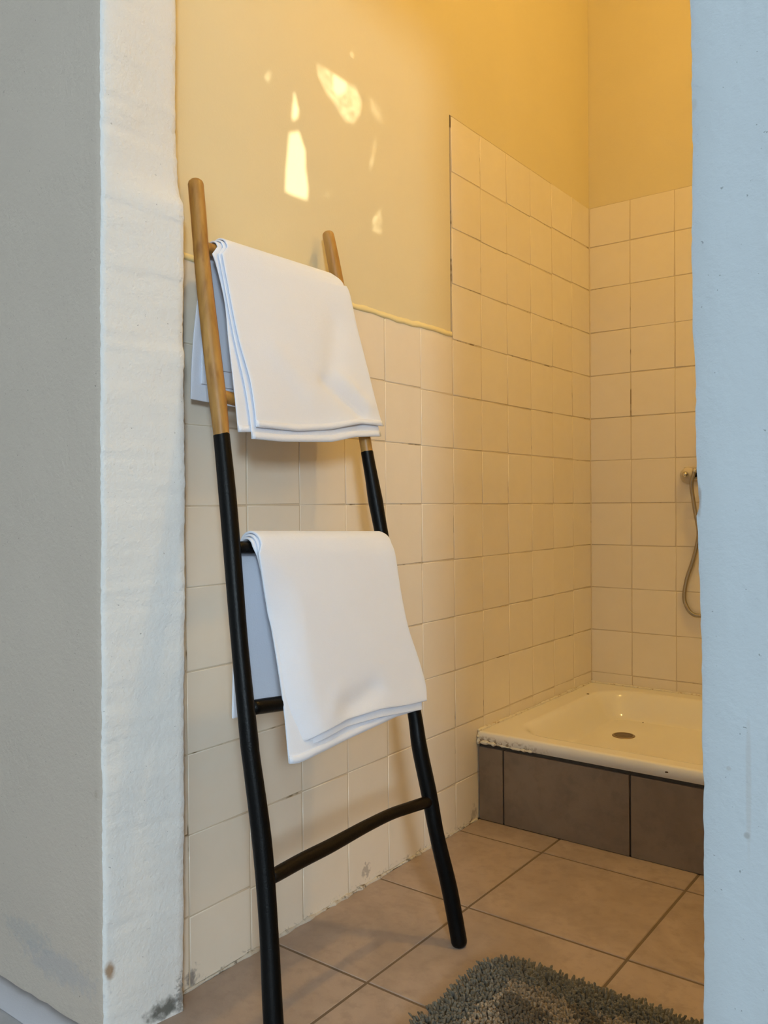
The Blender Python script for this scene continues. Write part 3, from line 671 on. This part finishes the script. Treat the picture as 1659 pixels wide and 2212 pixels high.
# --- upper towel
c5L, c5R = lad(456, 539), lad(708, 615)
tw = empty('hanging_towel', tuple(lad(600, 930, 0.03))); tag(tw, 'smooth white towel folded over the natural wood top rung', 'towel', 'towels on the ladder')
bL = X0(413, 862, 0.026); bR = np.array((0.03, -1.52, 1.09))
PR1 = [(743, 616), (750, 630), (757, 655), (778, 735), (799.6, 818), (819.5, 898), (827, 921)]
def w1(s, t):
    v = wave_a(0.0022)(s, t)
    v += wrinkle(s, t, 0.58, 0.70, 0.82, 0.93, 0.045, -0.0062) + wrinkle(s, t, 0.72, 0.66, 0.92, 0.86, 0.045, 0.0045) + wrinkle(s, t, 0.80, 0.30, 0.68, 0.62, 0.09, -0.004) + wrinkle(s, t, 0.25, 0.55, 0.45, 0.80, 0.08, 0.003)
    v += 0.004 * math.exp(-((s - 1.0) / 0.16) ** 2) * math.exp(-((t - 0.06) / 0.15) ** 2)
    return v
towel_layer('outer_layer', mat_towel, tw, c5L + np.array((0, 0.018, 0)), c5R, 0.0235, [(478, 541), (490, 605), (514, 731), (539, 825), (550, 898), (552, 923)], PR1, 0.0255, 0.0295,
            [(0, 0), (.295, -.008), (.56, -.005), (.8, .006), (1, 0)], bL + np.array((0.008, 0.040, 0.06)), bR + np.array((0.004, 0, 0.06)), 0.036, 0.0032, w1)
towel_layer('middle_layer', mat_towel, tw, c5L + np.array((0, 0.012, 0)), c5R, 0.0190, [(470, 541), (482, 605), (505, 731), (528, 835), (541, 920), (543, 948.5)], [(740, 620), (747, 634), (754, 660), (775, 740), (796, 825), (815, 915), (821, 943)], 0.0205, 0.0245,
            [(0, 0), (.2, -.006), (.58, -.009), (.78, 0.0), (1, 0)], bL + np.array((0.004, 0.022, 0.03)), bR + np.array((0, 0, 0.03)), 0.034, 0.0032, lambda s, t: 0.6 * w1(s, t))
towel_layer('inner_layer', mat_towel, tw, c5L + np.array((0, 0.002, 0)), c5R, 0.0148, [(456, 541), (467, 572), (485, 652), (493, 735), (505, 844), (514, 934)], [(737, 624), (743, 638), (749, 662), (770, 740), (790, 825), (804, 900), (806, 912)], 0.0155, 0.0200,
            [(0, 0), (.2, -.004), (1, 0)], bL, bR + np.array((-0.004, 0, -0.01)), 0.030, 0.0032, lambda s, t: 0.4 * w1(s, t))

# --- lower towel
c3L, c3R = lad(528, 1183), lad(818, 1177)
tw2 = empty('hanging_towel', tuple(lad(700, 1560, 0.03))); tag(tw2, 'thick plush white towel folded over the black middle rung', 'towel', 'towels on the ladder')
b2L = X0(503, 1553, 0.132); b2R = np.array((0.14, -1.49, 0.545))
PR2 = [(846, 1180), (850, 1196), (855, 1222), (879, 1346), (904.5, 1425.5), (919, 1480), (921, 1514)]
def w2(s, t):
    v = wave_a(0.0018)(s, t)
    v -= 0.020 * max(0.0, 1 - s / np.interp(t, [0, .2, 1], [0.05, 0.2, 0.13])) ** 1.6 * min(1, t * 3)
    v += wrinkle(s, t, 0.35, 0.93, 0.55, 0.86, 0.07, -0.006) + wrinkle(s, t, 0.2, 0.93, 0.3, 0.80, 0.05, 0.002)
    v += 0.003 * math.exp(-((s - 1.0) / 0.14) ** 2) * math.exp(-((t - 0.06) / 0.12) ** 2)
    return v
towel_layer('outer_layer', mat_towel2, tw2, c3L + np.array((0, 0.014, 0)), c3R, 0.0265, [(557, 1188), (575, 1252), (611.5, 1389), (633, 1516), (660, 1606)], PR2, 0.0295, 0.0315,
            [(0, 0), (.06, .003), (.1, .007), (.31, .0155), (.59, .014), (.8, .005), (1, 0)], b2L + np.array((-0.012, 0.035, 0.008)), b2R, 0.019, 0.0048, w2, hem=0)
towel_layer('middle_layer', mat_towel2, tw2, c3L + np.array((0, 0.010, 0)), c3R, 0.0210, [(556, 1190), (574, 1255), (611, 1392), (633, 1520), (664, 1616)], [(843, 1183), (847, 1200), (852, 1226), (874, 1348), (899, 1430), (908, 1490), (911, 1533)], 0.0235, 0.0262,
            [(0, 0), (.31, .014), (.59, .012), (1, 0)], b2L + np.array((-0.006, 0.030, 0.004)), b2R, 0.017, 0.0040, lambda s, t: 0.9 * w2(s, t), hem=0)
towel_layer('inner_layer', mat_towel2, tw2, c3L + np.array((0, 0.004, 0)), c3R, 0.0160, [(552, 1192), (557, 1205), (582, 1302), (615, 1505), (630, 1650)], [(840, 1186), (845, 1202), (850, 1228), (872, 1348), (896, 1430), (905, 1490), (908, 1532)], 0.0178, 0.0212,
            [(0, 0), (.04, -.004), (.4, .002), (.78, .006), (1, 0)], b2L, b2R + np.array((0, 0, -0.01)), 0.015, 0.0040, lambda s, t: 0.35 * w2(s, t), hem=0.03)

# ------------------------------------------------------------------ shaggy bath mat
RX0, RX1, RY0, RY1 = 0.418, 1.03, -1.93, -1.440
mat_root = empty('bath_mat', ((RX0 + RX1) / 2, (RY0 + RY1) / 2, 0.0)); tag(mat_root, 'shaggy grey and tan bath mat on the floor by the ladder foot', 'bath mat')
def rr_in(x, y, ins=0.0, rc=0.065):
    cx, cy = (RX0 + RX1) / 2, (RY0 + RY1) / 2; qx, qy = abs(x - cx) - ((RX1 - RX0) / 2 - ins - rc), abs(y - cy) - ((RY1 - RY0) / 2 - ins - rc)
    return math.hypot(max(qx, 0), max(qy, 0)) + min(max(qx, qy), 0) - rc
m = Mat('mat_backing', (0.20, 0.18, 0.15), 0.95, 0.1); mat_back = m.m
bm = bmesh.new(); vs = []
for c_, a0 in (((RX1 - .05, RY1 - .05), 0), ((RX0 + .05, RY1 - .05), 90), ((RX0 + .05, RY0 + .05), 180), ((RX1 - .05, RY0 + .05), 270)):
    for a in range(0, 91, 15): t = math.radians(a0 + a); vs.append(bm.verts.new((c_[0] + 0.045 * math.cos(t), c_[1] + 0.045 * math.sin(t), 0.001)))
f_ = bm.faces.new(vs); e_ = bmesh.ops.extrude_face_region(bm, geom=[f_])
for v in e_['geom']:
    if isinstance(v, bmesh.types.BMVert): v.co.z = 0.008
child(bm_obj('backing', bm, mat_back), mat_root)
m = Mat('mat_pile', (0.3, 0.27, 0.22), 0.9, 0.15); vc = m.n('ShaderNodeVertexColor'); vc.layer_name = 'yarn'; m.col(vc.outputs[0]); m.set('Sheen Weight', 0.2); mat_pile = m.m
V = []; F = []; C = []
sp = 0.0046; seg = 5
nzx = rng.uniform(0, 6, 12)
def lowf(x, y): return (math.sin(21 * x + nzx[0] + 9 * y) + math.sin(17 * y - 8 * x + nzx[1]) + math.sin(33 * (x + y) + nzx[2])) / 3
xs_ = np.arange(RX0, RX1, sp); ys_ = np.arange(RY0, RY1, sp)
for x in xs_:
    for y in ys_:
        px_, py_ = x + rng.normal(0, 0.0016), y + rng.normal(0, 0.0016); sd_ = rr_in(px_, py_)
        if sd_ > -0.001: continue
        h = 0.021 * (0.8 + 0.3 * rng.random()) ; lean = rng.normal(0, 0.0045, 2)
        if sd_ > -0.03:
            gx = (rr_in(px_ + .001, py_) - sd_) / .001; gy = (rr_in(px_, py_ + .001) - sd_) / .001; k_ = 0.012 * (1 + sd_ / 0.03); lean = lean + np.array((gx, gy)) * k_
        r0 = 0.0023 + 0.0006 * rng.random(); a0 = rng.random() * 6.28
        lf = lowf(px_, py_); border = sd_ > -0.066 - 0.016 * lf
        if border: base = np.array((0.135, 0.124, 0.098))
        elif lf > 0.42: base = np.array((0.115, 0.090, 0.060))
        else: base = np.array((0.25, 0.198, 0.138))
        base = base * (0.7 + 0.6 * rng.random())
        b = len(V)
        for lv, (hh, rr_) in enumerate(((0.0, 0.9), (0.55, 1.15), (0.93, 0.95))):
            for q_ in range(seg):
                a = a0 + 2 * math.pi * q_ / seg + lv * 0.4; V.append((px_ + lean[0] * hh ** 1.6 + r0 * rr_ * math.cos(a), py_ + lean[1] * hh ** 1.6 + r0 * rr_ * math.sin(a), 0.006 + h * hh))
        V.append((px_ + lean[0], py_ + lean[1], 0.006 + h))
        for lv in range(2):
            for q_ in range(seg): F.append((b + lv * seg + q_, b + lv * seg + (q_ + 1) % seg, b + (lv + 1) * seg + (q_ + 1) % seg, b + (lv + 1) * seg + q_))
        for q_ in range(seg): F.append((b + 2 * seg + q_, b + 2 * seg + (q_ + 1) % seg, b + 3 * seg))
        C += [base] * (3 * seg + 1)
o = mesh_obj('pile', V, F, mat_pile, None, True); tag(o, kind='stuff'); child(o, mat_root)
ca = o.data.color_attributes.new('yarn', 'FLOAT_COLOR', 'POINT'); ca.data.foreach_set('color', np.c_[np.array(C), np.ones(len(C))].astype(np.float32).ravel())

# ------------------------------------------------------------------ bathroom lamps (outside the frame)
lamp = empty('ceiling_lamp', (DOME[0], DOME[1], ZC)); tag(lamp, 'small round ceiling lamp with a warm glowing disc', 'lamp')
child(lathe([(0.085, 0), (0.085, -0.03), (0.070, -0.042), (0.066, -0.036)], 32, (DOME[0], DOME[1], ZC), (0, 0, 1), mat_white, 'housing'), lamp)
child(lathe([(0.060, 0.003), (0.060, 0.0), (0.0, -0.0005)], 24, (DOME[0], DOME[1], ZC - 0.046), (0, 0, 1), mat_dome, 'diffuser'), lamp)
lamp = empty('vanity_lamp', tuple(VANITY)); tag(lamp, 'wall lamp with three warm globe bulbs on a white bar', 'lamp')
child(box_obj('mounting_bar', (VANITY[0] - 0.03, VANITY[1] - 0.24, VANITY[2] - 0.03), (VANITY[0] - 0.001, VANITY[1] + 0.24, VANITY[2] + 0.03), mat_white, None, 0.006, 2), lamp)
for d in (-0.16, 0.0, 0.16):
    q = (VANITY[0] - 0.03, VANITY[1] + d, VANITY[2])
    child(lathe([(0.016, 0), (0.018, 0.01), (0.016, 0.026)], 14, q, (-1, 0, 0), mat_white, 'socket'), lamp)
    child(lathe([(0.010, 0.026), (0.020, 0.036), (0.026, 0.052), (0.022, 0.068), (0.012, 0.077), (0.002, 0.079)], 14, q, (-1, 0, 0), mat_bulb, 'bulb'), lamp)

# ------------------------------------------------------------------ leaf screen added outside the high window, gaps shaped to cast the sun patches
gaps = [([(636, 196), (646, 239), (642, 255), (631.5, 260)], 1.0),
        ([(626, 288), (647, 284), (660, 325), (660, 360), (666, 407), (664, 431), (630, 420), (617, 411), (620, 356)], 1.0),
        ([(684, 135), (720.7, 159.5), (749, 178), (770, 188), (781, 215), (779, 243), (766, 266), (747, 262), (731, 239), (718, 215), (702, 194), (688, 161)], 0.42),
        ([(721, 160), (748, 178), (746, 197), (733, 206), (721, 196)], 1.0),
        ([(585, 152), (581, 184), (574, 168)], 0.4), ([(827, 450), (823, 505), (804, 496), (807, 469)], 0.25),
        ([(797, 212), (822, 228), (826, 268), (812, 262), (800, 240)], 0.12), ([(812, 296), (813, 315), (802, 368), (798, 365), (808, 318)], 0.22)]
XF = 1.80
SD = SUN_DIR / SUN_DIR[0]
gp = []
for poly, br in gaps:
    q = np.array([X0(x, y, 0.0) for x, y in poly]); gp.append((np.c_[q[:, 1] + SD[1] * XF, q[:, 2] + SD[2] * XF], br))
def sdist(pt, poly):
    d = 1e9; ins = False; n = len(poly)
    for i in range(n):
        a, b = poly[i], poly[(i + 1) % n]; e = b - a; wv = pt - a; t = min(max((wv @ e) / (e @ e), 0), 1); d = min(d, np.linalg.norm(wv - e * t))
        if (a[1] > pt[1]) != (b[1] > pt[1]) and pt[0] < (b[0] - a[0]) * (pt[1] - a[1]) / (b[1] - a[1]) + a[0]: ins = not ins
    return -d if ins else d
V = []; F = []
def leaf(y, z, r, xo):
    b = len(V); a0 = rng.random() * 6.28; pts = []
    for k_ in range(7):
        a = a0 + k_ * 2 * math.pi / 7; V.append((XF + xo + rng.normal(0, 0.0003), y + r * math.cos(a), z + r * math.sin(a)))
    F.append(tuple(range(b, b + 7)))
GY0, GY1, GZ0, GZ1 = -1.02, 0.02, 1.90, 2.66
st_ = 0.0026; gy_ = np.arange(GY0, GY1, st_); gz_ = np.arange(GZ0, GZ1, st_); cov = np.zeros((len(gy_), len(gz_)), bool)
order = rng.permutation(len(gy_) * len(gz_)); YY, ZZ = np.meshgrid(gy_, gz_, indexing='ij')
allp = np.concatenate([g_[0] for g_ in gp]); lo = allp.min(0) - 0.05; hi = allp.max(0) + 0.05
for idx in order:
    i, j = divmod(int(idx), len(gz_))
    if cov[i, j]: continue
    pt = np.array((gy_[i], gz_[j])); r = 0.030
    if (pt > lo).all() and (pt < hi).all():
        dmin = min(sdist(pt, g_[0]) for g_ in gp); r = min(r, dmin)
    if r < 0.0012: continue
    leaf(pt[0], pt[1], r, rng.uniform(-0.02, 0.02) if r >= 0.03 else rng.uniform(-0.0015, 0.0015)); cov |= (YY - pt[0]) ** 2 + (ZZ - pt[1]) ** 2 < (r * 0.80) ** 2
for gi, (poly, br) in enumerate(gp):                     # tiny leaf specks added to filter the sun for the dimmer patches
    if br >= 1: continue
    a, b = poly.min(0), poly.max(0); area = (b - a).prod(); rr_ = 0.0013; n = int(-math.log(br) * area / (2.736 * rr_ * rr_))
    for _ in range(n):
        pt = a + rng.random(2) * (b - a)
        if sdist(pt, poly) < 0.001 and not any(g_[1] >= 1 and sdist(pt, g_[0]) < rr_ for g_ in gp): leaf(pt[0], pt[1], rr_, rng.uniform(-0.001, 0.001))
o = mesh_obj('sun_gobo_leaves', V, F, mat_leaf); tag(o, 'unseen green leaf screen added outside the small high window to shape sun patches', 'foliage', kind='stuff')  # added leaf mask, cut so sun falls only in the wanted patches
